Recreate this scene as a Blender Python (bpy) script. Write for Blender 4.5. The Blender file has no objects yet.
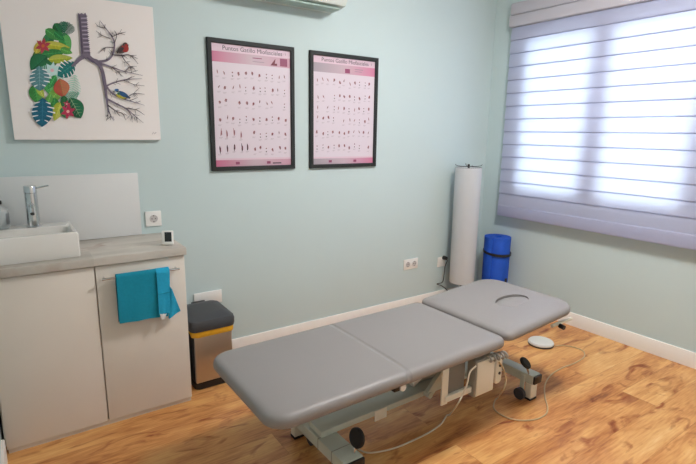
import bpy, bmesh, math, random
from mathutils import Vector, Matrix
random.seed(7)
PI = math.pi
COL = bpy.context.scene.collection
SC = bpy.context.scene

# ------------------------------------------------------------------ camera
CAM = Vector((-3.5353, -2.9383, 1.4746)); YAW, PIT, ROL, FPX = -0.6057, -0.2025, 0.014, 485.3
_f = Vector((-math.sin(YAW)*math.cos(PIT), math.cos(YAW)*math.cos(PIT), math.sin(PIT)))
_r0 = Vector((math.cos(YAW), math.sin(YAW), 0)); _u0 = _r0.cross(_f)
_r = _r0*math.cos(ROL) + _u0*math.sin(ROL); _u = -_r0*math.sin(ROL) + _u0*math.cos(ROL)
cd = bpy.data.cameras.new('camera'); cam = bpy.data.objects.new('camera', cd); COL.objects.link(cam)
m = Matrix((_r, _u, -_f)).transposed().to_4x4(); m.translation = CAM; cam.matrix_world = m
cd.sensor_width = 36; cd.lens = FPX*36/696; cd.clip_start = 0.02; SC.camera = cam

# ------------------------------------------------------------------ world, exposure, lamp
W = bpy.data.worlds.new('daylight'); SC.world = W; W.use_nodes = True
bg = W.node_tree.nodes['Background']; bg.inputs[0].default_value = (0.78, 0.88, 1.0, 1); bg.inputs[1].default_value = 8.0
SC.view_settings.view_transform = 'Standard'; SC.view_settings.look = 'None'
SC.view_settings.exposure = 0.0; SC.view_settings.gamma = 1; SC.view_settings.use_curve_mapping = False
LAMP_STRENGTH = 24.3; LAMP_COL = (1.0, 0.965, 0.955); LAMP_POS = (-1.46, -1.70)

def at(px, py, ax, val):
    """world point seen at pixel (px,py) on the plane axis=val"""
    v = _f + _r*((px-348)/FPX) - _u*((py-232)/FPX)
    return CAM + v*((val-CAM[ax])/v[ax])

# ------------------------------------------------------------------ materials
def lin(c):
    return tuple(((x/255)/12.92 if x/255 <= 0.04045 else ((x/255+0.055)/1.055)**2.4) for x in c) + (1,)
def mat(name, rgb, rough=0.5, metal=0.0, spec=0.5, noise=0.0, nscale=20, bump=0.0, bscale=200, coat=0, trans=0, alpha=1):
    M = bpy.data.materials.new(name); M.use_nodes = True; nt = M.node_tree; N = nt.nodes; L = nt.links
    b = N['Principled BSDF']; b.inputs['Base Color'].default_value = lin(rgb)
    b.inputs['Roughness'].default_value = rough; b.inputs['Metallic'].default_value = metal
    b.inputs['Specular IOR Level'].default_value = spec
    b.inputs['Coat Weight'].default_value = coat; b.inputs['Transmission Weight'].default_value = trans
    tc = N.new('ShaderNodeTexCoord')
    if noise:
        n = N.new('ShaderNodeTexNoise'); n.inputs['Scale'].default_value = nscale; n.inputs['Detail'].default_value = 5
        L.new(tc.outputs['Object'], n.inputs['Vector'])
        mx = N.new('ShaderNodeMix'); mx.data_type = 'RGBA'
        c = lin(rgb); mx.inputs[6].default_value = tuple(v*(1-noise) for v in c[:3])+(1,)
        mx.inputs[7].default_value = tuple(min(1, v*(1+noise)) for v in c[:3])+(1,)
        L.new(n.outputs['Fac'], mx.inputs[0]); L.new(mx.outputs[2], b.inputs['Base Color'])
    if bump:
        n2 = N.new('ShaderNodeTexNoise'); n2.inputs['Scale'].default_value = bscale; n2.inputs['Detail'].default_value = 3
        L.new(tc.outputs['Object'], n2.inputs['Vector'])
        bp = N.new('ShaderNodeBump'); bp.inputs['Strength'].default_value = bump; bp.inputs['Distance'].default_value = 0.003
        L.new(n2.outputs['Fac'], bp.inputs['Height']); L.new(bp.outputs['Normal'], b.inputs['Normal'])
    return M
def emis(name, col, s):
    M = bpy.data.materials.new(name); M.use_nodes = True; b = M.node_tree.nodes['Principled BSDF']
    b.inputs['Base Color'].default_value = (1, 1, 1, 1)
    b.inputs['Emission Color'].default_value = col+(1,); b.inputs['Emission Strength'].default_value = s
    return M
WALL = mat('aqua_wall_paint', (194, 211, 211), 0.75, noise=0.015, nscale=3, bump=0.12, bscale=160)
WALLW = mat('white_wall_paint', (232, 232, 228), 0.8, noise=0.02, nscale=3)
TRIM = mat('white_trim', (236, 231, 224), 0.45, noise=0.01)
WHITEL = mat('white_laminate', (222, 214, 203), 0.42, noise=0.015, nscale=6)
WHITEP = mat('white_plastic', (235, 234, 230), 0.35)
CERAM = mat('white_ceramic', (222, 219, 213), 0.15, coat=0.3)
SPLASH = mat('white_splash_panel', (214, 216, 215), 0.35)
CHROME = mat('chrome', (205, 208, 210), 0.12, metal=1)
STEEL = mat('brushed_steel', (190, 180, 168), 0.3, metal=0.9, noise=0.08, nscale=8)
BLACKP = mat('black_plastic', (26, 27, 29), 0.4)
DGREYP = mat('dark_grey_plastic', (62, 64, 68), 0.55, noise=0.08, nscale=60)
BLACKR = mat('black_rubber', (18, 18, 19), 0.65)
YELLOW = mat('yellow_bin_bag', (226, 170, 38), 0.5, noise=0.2, nscale=40)
PADM = mat('grey_upholstery', (140, 136, 134), 0.42, spec=0.45, noise=0.03, nscale=5, bump=0.10, bscale=500)
FRAMEM = mat('pale_grey_enamel', (196, 203, 192), 0.3, noise=0.02)
FRAMEW = mat('cream_enamel', (226, 222, 206), 0.35)
POSTF = mat('dark_grey_frame', (40, 44, 44), 0.6, spec=.3)
BLUE = mat('blue_foam', (24, 84, 196), 0.7, noise=0.12, nscale=30, bump=0.4, bscale=120)
TOWEL = mat('turquoise_terry', (12, 140, 166), 0.95, noise=0.14, nscale=90, bump=0.9, bscale=420)
TOWELB = mat('turquoise_terry_hem', (34, 164, 204), 0.95, noise=0.14, nscale=90, bump=0.9, bscale=420)
TAGM = mat('white_label', (235, 235, 235), 0.7)
CABLE = mat('cream_cable', (216, 205, 184), 0.5)
CANVAS = mat('white_canvas', (238, 232, 229), 0.85, bump=0.2, bscale=600)
SCREEN = mat('dark_screen', (44, 48, 50), 0.2)
HOLE = mat('socket_hole', (70, 66, 66), 0.5)

PADSEAM = PADM.copy(); PADSEAM.name = 'grey_upholstery_with_fold'
_nt = PADSEAM.node_tree; _N = _nt.nodes; _L = _nt.links
_tc = _N.new('ShaderNodeTexCoord'); _sp = _N.new('ShaderNodeSeparateXYZ'); _L.new(_tc.outputs['Object'], _sp.inputs[0])
_mr = _N.new('ShaderNodeMapRange'); _mr.interpolation_type = 'SMOOTHSTEP'
_ab = _N.new('ShaderNodeMath'); _ab.operation = 'ABSOLUTE'; _L.new(_sp.outputs[0], _ab.inputs[0]); _L.new(_ab.outputs[0], _mr.inputs[0])
_mr.inputs[1].default_value = 0.0; _mr.inputs[2].default_value = 0.018; _mr.inputs[3].default_value = 0; _mr.inputs[4].default_value = 1
_bp = _N.new('ShaderNodeBump'); _bp.inputs['Strength'].default_value = 0.8; _bp.inputs['Distance'].default_value = 0.006; _L.new(_mr.outputs[0], _bp.inputs['Height'])
_old = [n for n in _N if n.bl_idname == 'ShaderNodeBump' and n != _bp][0]; _L.new(_bp.outputs[0], _old.inputs['Normal'])

def wood(name, tones, plank_l, plank_w, rough, grain=1.0, seam=0.35):
    M = bpy.data.materials.new(name); M.use_nodes = True; nt = M.node_tree; N = nt.nodes; L = nt.links
    b = N['Principled BSDF']; tc = N.new('ShaderNodeTexCoord')
    br = N.new('ShaderNodeTexBrick'); br.offset = 0.37; br.inputs['Scale'].default_value = 1
    br.inputs['Brick Width'].default_value = plank_l; br.inputs['Row Height'].default_value = plank_w
    br.inputs['Mortar Size'].default_value = 0.0012; br.inputs['Mortar Smooth'].default_value = 0.2
    br.inputs['Color1'].default_value = (0, 0, 0, 1); br.inputs['Color2'].default_value = (1, 1, 1, 1)
    br.inputs['Mortar'].default_value = (0.5, 0.5, 0.5, 1); br.inputs['Bias'].default_value = 0
    L.new(tc.outputs['Object'], br.inputs['Vector'])
    # every plank shifts the grain pattern
    sx = N.new('ShaderNodeSeparateColor'); L.new(br.outputs['Color'], sx.inputs[0])
    mul = N.new('ShaderNodeMath'); mul.operation = 'MULTIPLY'; mul.inputs[1].default_value = 37.0; L.new(sx.outputs[0], mul.inputs[0])
    cmb = N.new('ShaderNodeCombineXYZ'); L.new(mul.outputs[0], cmb.inputs[2]); L.new(mul.outputs[0], cmb.inputs[0])
    add = N.new('ShaderNodeVectorMath'); add.operation = 'ADD'; L.new(tc.outputs['Object'], add.inputs[0]); L.new(cmb.outputs[0], add.inputs[1])
    def noise(sx_, sy_, sc, det, dist=0.0):
        mp = N.new('ShaderNodeMapping'); mp.inputs['Scale'].default_value = (sx_, sy_, 1); L.new(add.outputs[0], mp.inputs[0])
        n = N.new('ShaderNodeTexNoise'); n.inputs['Scale'].default_value = sc; n.inputs['Detail'].default_value = det
        n.inputs['Distortion'].default_value = dist; L.new(mp.outputs[0], n.inputs['Vector']); return n.outputs['Fac']
    big = noise(0.9, 3.2, 2.2, 4, 0.6); fine = noise(1.2, 14, 7, 6, 0.3); kn = noise(1.6, 4.2, 2.6, 3, 1.2)
    ramp = N.new('ShaderNodeValToRGB'); cr = ramp.color_ramp
    while len(cr.elements) < len(tones): cr.elements.new(0.5)
    for e, (p, c) in zip(cr.elements, tones): e.position = p; e.color = lin(c)
    def math_(op, a, bb):
        n = N.new('ShaderNodeMath'); n.operation = op
        for i, v in enumerate((a, bb)):
            if isinstance(v, (int, float)): n.inputs[i].default_value = v
            else: L.new(v, n.inputs[i])
        return n.outputs[0]
    v = math_('ADD', math_('MULTIPLY', big, 0.62), math_('MULTIPLY', fine, 0.30*grain))
    v = math_('ADD', v, math_('MULTIPLY', math_('SUBTRACT', sx.outputs[0], 0.5), 0.06))
    L.new(v, ramp.inputs[0])
    kr = N.new('ShaderNodeValToRGB'); kr.color_ramp.elements[0].position = 0.56; kr.color_ramp.elements[1].position = 0.72
    kr.color_ramp.elements[0].color = (1, 1, 1, 1); kr.color_ramp.elements[1].color = lin((186, 136, 104)); L.new(kn, kr.inputs[0])
    mx = N.new('ShaderNodeMix'); mx.data_type = 'RGBA'; mx.blend_type = 'MULTIPLY'; mx.inputs[0].default_value = 1.0*grain
    L.new(ramp.outputs[0], mx.inputs[6]); L.new(kr.outputs[0], mx.inputs[7])
    mx2 = N.new('ShaderNodeMix'); mx2.data_type = 'RGBA'; mx2.blend_type = 'MULTIPLY'
    L.new(math_('MULTIPLY', br.outputs['Fac'], seam), mx2.inputs[0]); L.new(mx.outputs[2], mx2.inputs[6]); mx2.inputs[7].default_value = (0.25, 0.13, 0.07, 1)
    L.new(mx2.outputs[2], b.inputs['Base Color']); b.inputs['Roughness'].default_value = rough
    b.inputs['Specular IOR Level'].default_value = 0.4
    return M
FLOOR = wood('rustic_oak_laminate', [(0.28, (140, 82, 44)), (0.37, (184, 120, 66)), (0.46, (208, 148, 88)), (0.56, (224, 172, 108)), (0.68, (236, 200, 140))], 1.9, 0.19, 0.36, 1.0, 0.25)
COUNTER = wood('grey_wood_worktop', [(0.25, (176, 170, 160)), (0.45, (200, 193, 183)), (0.7, (220, 214, 205))], 9, 9, 0.5, 0.5, 0)

def blind_mat():
    M = bpy.data.materials.new('translucent_white_fabric'); M.use_nodes = True; N = M.node_tree.nodes; L = M.node_tree.links
    N.remove(N['Principled BSDF']); out = N['Material Output']
    d = N.new('ShaderNodeBsdfDiffuse'); d.inputs[0].default_value = lin((192, 194, 216))
    t = N.new('ShaderNodeBsdfTranslucent'); t.inputs[0].default_value = lin((232, 236, 252))
    tc = N.new('ShaderNodeTexCoord'); n = N.new('ShaderNodeTexNoise'); n.inputs['Scale'].default_value = 3
    mp = N.new('ShaderNodeMapping'); mp.inputs['Scale'].default_value = (1, 0.6, 60); L.new(tc.outputs['Object'], mp.inputs[0]); L.new(mp.outputs[0], n.inputs[0])
    mr = N.new('ShaderNodeMapRange'); mr.inputs[3].default_value = 0.38; mr.inputs[4].default_value = 0.50
    L.new(n.outputs['Fac'], mr.inputs[0])
    mx = N.new('ShaderNodeMixShader'); L.new(mr.outputs[0], mx.inputs[0])
    L.new(d.outputs[0], mx.inputs[1]); L.new(t.outputs[0], mx.inputs[2]); L.new(mx.outputs[0], out.inputs[0])
    return M
BLINDF = blind_mat()
def glass_mat():
    M = bpy.data.materials.new('window_glass'); M.use_nodes = True; N = M.node_tree.nodes; L = M.node_tree.links
    N.remove(N['Principled BSDF']); out = N['Material Output']
    a = N.new('ShaderNodeBsdfTransparent'); a.inputs[0].default_value = (0.95, 0.98, 0.97, 1)
    g = N.new('ShaderNodeBsdfGlossy'); g.inputs['Roughness'].default_value = 0.02
    fr = N.new('ShaderNodeFresnel'); fr.inputs[0].default_value = 1.45
    mx = N.new('ShaderNodeMixShader'); L.new(fr.outputs[0], mx.inputs[0]); L.new(a.outputs[0], mx.inputs[1]); L.new(g.outputs[0], mx.inputs[2]); L.new(mx.outputs[0], out.inputs[0])
    return M
GLASS = glass_mat()
def paper_mat():
    M = bpy.data.materials.new('white_rice_paper'); M.use_nodes = True; N = M.node_tree.nodes; L = M.node_tree.links
    N.remove(N['Principled BSDF']); out = N['Material Output']
    d = N.new('ShaderNodeBsdfDiffuse'); d.inputs[0].default_value = lin((220, 222, 224))
    t = N.new('ShaderNodeBsdfTranslucent'); t.inputs[0].default_value = lin((220, 222, 224))
    tc = N.new('ShaderNodeTexCoord'); n = N.new('ShaderNodeTexNoise'); n.inputs['Scale'].default_value = 4
    mp = N.new('ShaderNodeMapping'); mp.inputs['Scale'].default_value = (1, 1, 12); L.new(tc.outputs['Object'], mp.inputs[0]); L.new(mp.outputs[0], n.inputs[0])
    bp = N.new('ShaderNodeBump'); bp.inputs['Strength'].default_value = 0.4; bp.inputs['Distance'].default_value = 0.004; L.new(n.outputs[0], bp.inputs['Height']); L.new(bp.outputs[0], d.inputs['Normal'])
    mx = N.new('ShaderNodeMixShader'); mx.inputs[0].default_value = 0.3; L.new(d.outputs[0], mx.inputs[1]); L.new(t.outputs[0], mx.inputs[2]); L.new(mx.outputs[0], out.inputs[0])
    return M
PAPER = paper_mat()

# ------------------------------------------------------------------ mesh builder
class MB:
    def __init__(s): s.bm = bmesh.new()
    def box(s, x0, y0, z0, x1, y1, z1, bev=0.0, mi=0, seg=2):
        x0, x1 = sorted((x0, x1)); y0, y1 = sorted((y0, y1)); z0, z1 = sorted((z0, z1))
        vs = [s.bm.verts.new((x, y, z)) for x in (x0, x1) for y in (y0, y1) for z in (z0, z1)]
        fs = [s.bm.faces.new([vs[i] for i in q]) for q in ((0, 1, 3, 2), (4, 6, 7, 5), (0, 4, 5, 1), (2, 3, 7, 6), (0, 2, 6, 4), (1, 5, 7, 3))]
        for f in fs: f.material_index = mi
        if bev:
            es = list({e for f in fs for e in f.edges})
            bmesh.ops.bevel(s.bm, geom=es, offset=bev, segments=seg, profile=0.5, affect='EDGES')
        return s
    def loft(s, rings, cap0=True, cap1=True, mi=0, closed=True):
        R = [[s.bm.verts.new(p) for p in r] for r in rings]; n = len(R[0])
        for a, b in zip(R, R[1:]):
            for i in range(n if closed else n-1):
                j = (i+1) % n
                s.bm.faces.new((a[i], a[j], b[j], b[i])).material_index = mi
        if cap0: s.bm.faces.new(R[0][::-1]).material_index = mi
        if cap1: s.bm.faces.new(R[-1]).material_index = mi
        return s
    def cyl(s, p0, p1, r, r2=None, seg=20, mi=0):
        return s.tube([p0, p1], r, seg, mi, r2)
    def tube(s, pts, r, seg=12, mi=0, r2=None):
        pts = [Vector(p) for p in pts]; n = len(pts); rings = []; prev = None
        for i, p in enumerate(pts):
            t = (pts[min(i+1, n-1)]-pts[max(i-1, 0)]).normalized()
            if prev is None:
                a = Vector((0, 0, 1)) if abs(t.z) < 0.9 else Vector((1, 0, 0))
                x = t.cross(a).normalized()
            else:
                x = (prev - t*prev.dot(t)).normalized()
            prev = x; y = t.cross(x)
            rr_ = r if r2 is None else r+(r2-r)*i/(n-1)
            rings.append([p + x*math.cos(2*PI*k/seg)*rr_ + y*math.sin(2*PI*k/seg)*rr_ for k in range(seg)])
        return s.loft(rings, mi=mi)
    def lathe(s, prof, c, seg=36, cap0=True, cap1=True, mi=0):
        return s.loft([[(c[0]+r*math.cos(2*PI*k/seg), c[1]+r*math.sin(2*PI*k/seg), z) for k in range(seg)] for r, z in prof], cap0, cap1, mi)
    def poly(s, pts, mi=0):
        f = s.bm.faces.new([s.bm.verts.new(p) for p in pts]); f.material_index = mi; return s
    def sphere(s, c, r, sc=(1, 1, 1), seg=16, mi=0):
        res = bmesh.ops.create_uvsphere(s.bm, u_segments=seg, v_segments=seg//2+2, radius=r)
        for v in res['verts']:
            v.co = Vector((v.co.x*sc[0]+c[0], v.co.y*sc[1]+c[1], v.co.z*sc[2]+c[2]))
            for f in v.link_faces: f.material_index = mi
        return s
    def xf(s, M): bmesh.ops.transform(s.bm, matrix=M, verts=s.bm.verts); return s
    def build(s, name, mats, parent=None, smooth=True, origin=None, recalc=True):
        if recalc: bmesh.ops.recalc_face_normals(s.bm, faces=s.bm.faces)
        if parent is not None:
            o_ = Vector((0, 0, 0)); q = parent
            while q: o_ = o_ + Vector(q.location); q = q.parent
        else: o_ = Vector(origin) if origin else Vector((0, 0, 0))
        bmesh.ops.translate(s.bm, vec=-o_, verts=s.bm.verts)
        if smooth:
            for f in s.bm.faces: f.smooth = True
            for e in s.bm.edges:
                if len(e.link_faces) == 2 and e.calc_face_angle(0) > math.radians(38): e.smooth = False
        me = bpy.data.meshes.new(name); s.bm.to_mesh(me); s.bm.free()
        for m_ in (mats if isinstance(mats, (list, tuple)) else [mats]): me.materials.append(m_)
        o = bpy.data.objects.new(name, me); COL.objects.link(o)
        if parent is not None: o.parent = parent
        else: o.location = o_
        return o
def rr(cx, cy, hx, hy, r, z, n=6):
    R4 = [min(q, hx*0.999, hy*0.999) for q in (r if isinstance(r, (list, tuple)) else [r]*4)]; out = []
    for k, (sx, sy) in enumerate(((1, 1), (-1, 1), (-1, -1), (1, -1))):
        r = R4[k]
        for i in range(n+1):
            a = PI/2*(k + i/n); out.append((cx+sx*(hx-r)+r*math.cos(a), cy+sy*(hy-r)+r*math.sin(a), z))
    return out
def tag(o, label=None, cat=None, group=None, kind=None):
    if label: o['label'] = label
    if cat: o['category'] = cat
    if group: o['group'] = group
    if kind: o['kind'] = kind
    return o
def thing(name, label, cat, loc, group=None):
    o = bpy.data.objects.new(name, None); COL.objects.link(o); o.location = loc; o.empty_display_size = 0.1
    return tag(o, label, cat, group)
def struct(name, mb, m_): return tag(mb.build(name, m_), kind='structure')
def smooth_path(pts, n=8):
    P = [Vector(p) for p in pts]; P = [P[0]*2-P[1]] + P + [P[-1]*2-P[-2]]; out = []
    for i in range(1, len(P)-2):
        for k in range(n):
            t = k/n; a, b, c, d = P[i-1:i+3]
            out.append(0.5*((2*b)+(c-a)*t+(2*a-5*b+4*c-d)*t*t+(3*b-a-3*c+d)*t**3))
    out.append(P[-2]); return out
def floor_clamp(pts, z=0.0052): return [Vector((p.x, p.y, max(p.z, z))) for p in pts]

# ------------------------------------------------------------------ room
XL, YR, ZC = -3.70, -3.30, 2.62
OY0, OY1, OZ0, OZ1 = -0.33, -1.68, 0.96, 2.29        # window opening in the right wall
struct('floor', MB().box(XL-.2, YR-.2, -0.1, 0.0, 0.0, 0), FLOOR)
struct('ceiling', MB().box(XL-.2, YR-.2, ZC, 0.25, 0.2, ZC+.1), WALLW)
struct('wall_back', MB().box(XL-.2, 0, -0.1, 0.25, 0.2, ZC), WALL)
struct('wall_left', MB().box(XL-.2, YR, -0.1, XL, 0, ZC), WALL)
struct('wall_rear', MB().box(XL-.2, YR-.2, -0.1, 0.25, YR, ZC), WALLW)
w = MB()
w.box(0, YR, -0.1, 0.25, OY1, ZC); w.box(0, OY0, -0.1, 0.25, 0, ZC)
w.box(0, OY1, -0.1, 0.25, OY0, OZ0); w.box(0, OY1, OZ1, 0.25, OY0, ZC)
struct('wall_right', w, WALL)
HB = 0.104
def base_profile(mb, a, b, nrm):
    a = Vector(a); b = Vector(b); nrm = Vector(nrm); prof = [(0, 0), (0.014, 0), (0.014, HB-.006), (0.010, HB), (0, HB)]
    mb.loft([[p + nrm*t + Vector((0, 0, z)) for t, z in prof] for p in (a, b)]); return mb
struct('baseboard_back', base_profile(MB(), (-2.82, 0, 0), (0, 0, 0), (0, -1, 0)), TRIM)
struct('baseboard_right', base_profile(MB(), (0, 0, 0), (0, YR, 0), (-1, 0, 0)), TRIM)
struct('baseboard_left', base_profile(MB(), (XL, -0.47, 0), (XL, YR, 0), (1, 0, 0)), TRIM)

# window: frame, two casements, panes
win = bpy.data.objects.new('window_1', None); COL.objects.link(win); win.location = (0.05, (OY0+OY1)/2, OZ0); win['kind'] = 'structure'
f = MB(); fx0, fx1 = 0.004, 0.07
f.box(fx0, OY1, OZ0, fx1, OY0, OZ0+.035); f.box(fx0, OY1, OZ1-.035, fx1, OY0, OZ1)
f.box(fx0, OY1, OZ0, fx1, OY1+.035, OZ1); f.box(fx0, OY0-.035, OZ0, fx1, OY0, OZ1)
f.build('window_frame', WHITEP, win)
my = (OY0+OY1)/2
for a, b in ((OY0-.035, my), (my, OY1+.035)):
    c = MB(); z0, z1 = OZ0+.035, OZ1-.035; sw = 0.05 if True else 0
    il = 0.035; im = 0.08
    ya, yb = (a, b)
    sa = il if a == OY0-.035 else im; sb = im if a == OY0-.035 else il
    c.box(fx0-.01+.008, yb, z0, fx1-.012, ya, z0+.045, .003); c.box(fx0-.002, yb, z1-.045, fx1-.012, ya, z1, .003)
    c.box(fx0-.002, ya-sa, z0, fx1-.012, ya, z1, .003); c.box(fx0-.002, yb, z0, fx1-.012, yb+sb, z1, .003)
    cs = c.build('casement', WHITEP, win)
    MB().box(0.03, yb+sb-.01, z0+.035, 0.034, ya-sa+.01, z1-.035).build('window_pane', GLASS, cs)
outg = MB().box(0.3, -8, -0.5, 12, 6, -0.45)
tag(outg.build('outside_ground', mat('outside_paving', (190, 190, 188), 0.9, noise=.05)), kind='structure')

# ------------------------------------------------------------------ ceiling lamp (above, out of frame)
cl = thing('ceiling_lamp', 'flat round white ceiling lamp fixed above the treatment table', 'lamp', (LAMP_POS[0], LAMP_POS[1], ZC-.001))
MB().lathe([(0.22, ZC-.001), (0.22, ZC-.025), (0.215, ZC-.029)], LAMP_POS, 40).build('lamp_body', WHITEP, cl)
MB().lathe([(0.21, ZC-.0295), (0.215, ZC-.05), (0.21, ZC-.12), (0.17, ZC-.145)], LAMP_POS, 40).build('diffuser', emis('lamp_glow', LAMP_COL, LAMP_STRENGTH/0.3), cl)

# ------------------------------------------------------------------ blind
BY0, BY1, BZ0, BZT = -0.236, -1.98, 0.785, 2.325
bl = thing('window_blind', 'white translucent banded fabric blind lowered over the bright window', 'blind', (-0.05, (BY0+BY1)/2, BZT))
vb = MB(); prof = []; pitch = 0.1035; z = BZT; nrow = 14
prof_pts = []
for i in range(nrow):
    zt = BZT - i*pitch
    for t, dx in ((0.0, 0.0), (0.12, -0.006), (0.35, -0.009), (0.7, -0.012), (0.97, -0.014), (0.99, -0.010)):
        prof_pts.append((-0.045+dx, zt - t*pitch))
ny = 12
vb.loft([[(x, BY0+(BY1-BY0)*k/ny, zz) for x, zz in prof_pts] for k in range(ny+1)], False, False, closed=False)
vb.build('fabric_panel', BLINDF, bl)
ov = MB()
for i in range(1, nrow):
    zc = BZT - i*pitch
    ov.box(-0.0435, BY1+.002, zc-.003, -0.0425, BY0-.002, zc+.008)
tag(ov.build('overlap_strips', BLINDF, bl), kind='stuff')
zb = BZT - nrow*pitch
hb_ = MB().box(-0.066, BY1, BZ0, -0.040, BY0, zb+.004, .008, seg=3); hb_.build('bottom_hem', BLINDF, bl)
ht = MB(); ht.box(-0.085, BY1-.01, BZT-.004, -0.004, BY0+.012, BZT+.085, .012, seg=3)
ht.box(-0.075, BY1-.01, BZT+.087, -0.004, BY0+.012, BZT+.18, .012, seg=3)
ht.build('head_box', mat('blind_head_fabric', (184, 182, 190), .7), bl)

bl.location.x -= 0.022

# ------------------------------------------------------------------ air conditioner
ac = thing('air_conditioner', 'white wall-mounted air conditioner above the two framed posters', 'air conditioner', (-2.05, 0, 2.25))
prof = [(0, 2.25), (-0.10, 2.25), (-0.185, 2.262), (-0.205, 2.29), (-0.205, 2.46), (-0.19, 2.515), (-0.15, 2.53), (0, 2.53)]
x0, x1 = -2.46, -1.66
rings = []
for x, k in ((x0, .9), (x0+.012, 1), (x1-.012, 1), (x1, .9)):
    rings.append([(x, y*k, 2.39+(z-2.39)*(1-(1-k)*.7)) for y, z in prof])
MB().loft(rings).build('body', mat('ac_white', (205, 214, 208), .4), ac)
MB().box(x0+.05, -.175, 2.238, x1-.05, -.08, 2.249, .003).build('louver', mat('ac_louver', (150, 172, 162), .4), ac)

# ------------------------------------------------------------------ painting
PX0, PX1, PZ0, PZ1 = -3.509, -2.820, 1.417, 2.120
ART = {}
def am(rgb, grad=None):
    rgb = tuple(int(v*(.86 if min(rgb) < 150 else 1)) for v in rgb)
    k = tuple(rgb)
    if k not in ART: ART[k] = (len(ART)+1, mat('print_ink_%s' % ('_'.join(map(str, rgb))), rgb, .8, noise=.18, nscale=45))
    return ART[k][0]
SCL = 3.094; lay = [0]
def A(cx, cy, off=0.0):
    p = at(cx/SCL, cy/SCL, 1, -0.03); return Vector((p.x, -0.03-0.0004-0.00012*lay[0]-off, p.z))
pb = MB(); pb.box(PX0, -0.001, PZ0, PX1, -0.03, PZ1, .002)
def shape(pts, col): pb.poly([A(*p) for p in pts], am(col)); lay[0] += 0.12
def rot(pts, cx, cy, ang):
    c, s_ = math.cos(math.radians(ang)), math.sin(math.radians(ang)); return [(cx+x*c-y*s_, cy+x*s_+y*c) for x, y in pts]
def leaf(cx, cy, L_, W_, ang, col, rib=None, wide=0.42, hi=None):
    def outline(k=1.0, w=1.0):
        up, dn = [], []
        for i in range(13):
            t = i/12; x = -L_/2+L_*t; h = W_/2*w*(math.sin(PI*t**(0.75 if wide < .5 else 1.0)))**0.8 if 0 < t < 1 else 0
            up.append((x*k, -h)); dn.append((x*k, h))
        return up + dn[::-1][1:-1]
    shape(rot(outline(), cx, cy, ang), col)
    if hi:
        o = [(x, y) for x, y in outline(.96, .93)]; n_ = len(o)
        half = [p for p in o if p[1] <= 0.01]; half.sort(); shape(rot(half+[(half[-1][0], 0), (half[0][0], 0)] if False else half, cx, cy, ang), hi)
    rc = rib or tuple(min(255, int(c*1.35+20)) for c in col)
    shape(rot([(-L_*.5, -.7), (L_*.42, -.3), (L_*.42, .3), (-L_*.5, .7)], cx, cy, ang), rc)
    for i in range(1, 6):
        for s_ in (-1, 1):
            x = -L_/2+L_*i/7; h = W_*.38*math.sin(PI*i/7)
            shape(rot([(x, 0), (x+1.0, 0), (x+h*.6+.3, s_*h)], cx, cy, ang), rc)
def monstera(cx, cy, L_, W_, ang, col, hi):
    leaf(cx, cy, L_, W_, ang, col, hi, .6)
    for i in range(5):
        for s_ in (-1, 1):
            x = -L_*.30+L_*.62*i/4; h = W_*.52*math.sin(PI*(i+1.3)/6.3)
            shape(rot([(x-3.2, s_*h*1.15), (x+1.6, s_*h*1.15), (x-4.6, s_*h*.42), (x-6, s_*h*.5)], cx, cy, ang), (236, 232, 232))
def fern(cx, cy, L_, W_, ang, col):
    shape(rot([(-L_/2, -.8), (L_/2, 0), (-L_/2, .8)], cx, cy, ang), col)
    n_ = 11
    for i in range(n_):
        for s_ in (-1, 1):
            x = -L_/2+L_*i/n_; h = W_/2*math.sin(PI*(i+1.2)/(n_+1.6))
            shape(rot([(x, 0), (x+2.6, 0), (x+h*.45+2.2, s_*h), (x+h*.45, s_*h)], cx, cy, ang), col)
def flower(cx, cy, r, n_, col, cen):
    for i in range(n_):
        a = 360/n_*i-80; shape(rot([(0, -r*.08), (r*.5, -r*.24), (r, 0), (r*.5, r*.24), (0, r*.08)], cx, cy, a), col)
    shape([(cx+r*.2*math.cos(k), cy+r*.2*math.sin(k)) for k in [i*PI/4 for i in range(8)]], cen)
leaf(152, 118, 62, 34, -62, (34, 112, 66), hi=(50, 140, 84)); leaf(180, 92, 46, 30, 60, (20, 98, 58), hi=(42, 128, 72))
leaf(165, 108, 60, 30, 35, (72, 156, 78)); leaf(203, 132, 66, 38, 68, (62, 168, 84), hi=(106, 196, 108)); leaf(184, 112, 42, 20, 40, (40, 138, 72))
fern(206, 92, 44, 44, -55, (38, 104, 82)); fern(196, 84, 34, 30, -100, (58, 128, 98))
leaf(125, 165, 64, 36, -50, (96, 128, 56)); leaf(118, 145, 44, 24, -70, (214, 190, 70))
leaf(175, 142, 84, 26, 8, (198, 196, 50), hi=(216, 214, 92)); leaf(165, 165, 76, 28, -6, (52, 140, 70))
leaf(205, 158, 40, 22, 20, (92, 172, 78))
flower(133, 142, 26, 6, (198, 64, 84), (224, 120, 60))
leaf(120, 195, 66, 60, -40, (18, 96, 60), hi=(36, 124, 76), wide=.6); leaf(150, 200, 66, 34, -20, (32, 118, 70))
leaf(187, 182, 76, 28, -4, (178, 198, 56), hi=(206, 216, 96))
fern(150, 225, 60, 40, 200, (172, 214, 204)); fern(178, 240, 60, 40, 100, (150, 206, 190))
flower(161, 218, 28, 7, (196, 226, 222), (232, 180, 190))
monstera(206, 215, 70, 50, 142, (22, 132, 128), (80, 176, 172))
leaf(152, 268, 66, 36, 70, (86, 188, 96), hi=(126, 208, 120)); leaf(160, 255, 50, 24, 120, (60, 160, 84))
leaf(112, 292, 62, 44, 80, (62, 150, 68), hi=(92, 176, 80)); leaf(126, 285, 44, 20, 60, (180, 200, 80))
monstera(122, 243, 78, 62, 88, (92, 152, 160), (150, 192, 196))
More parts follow.
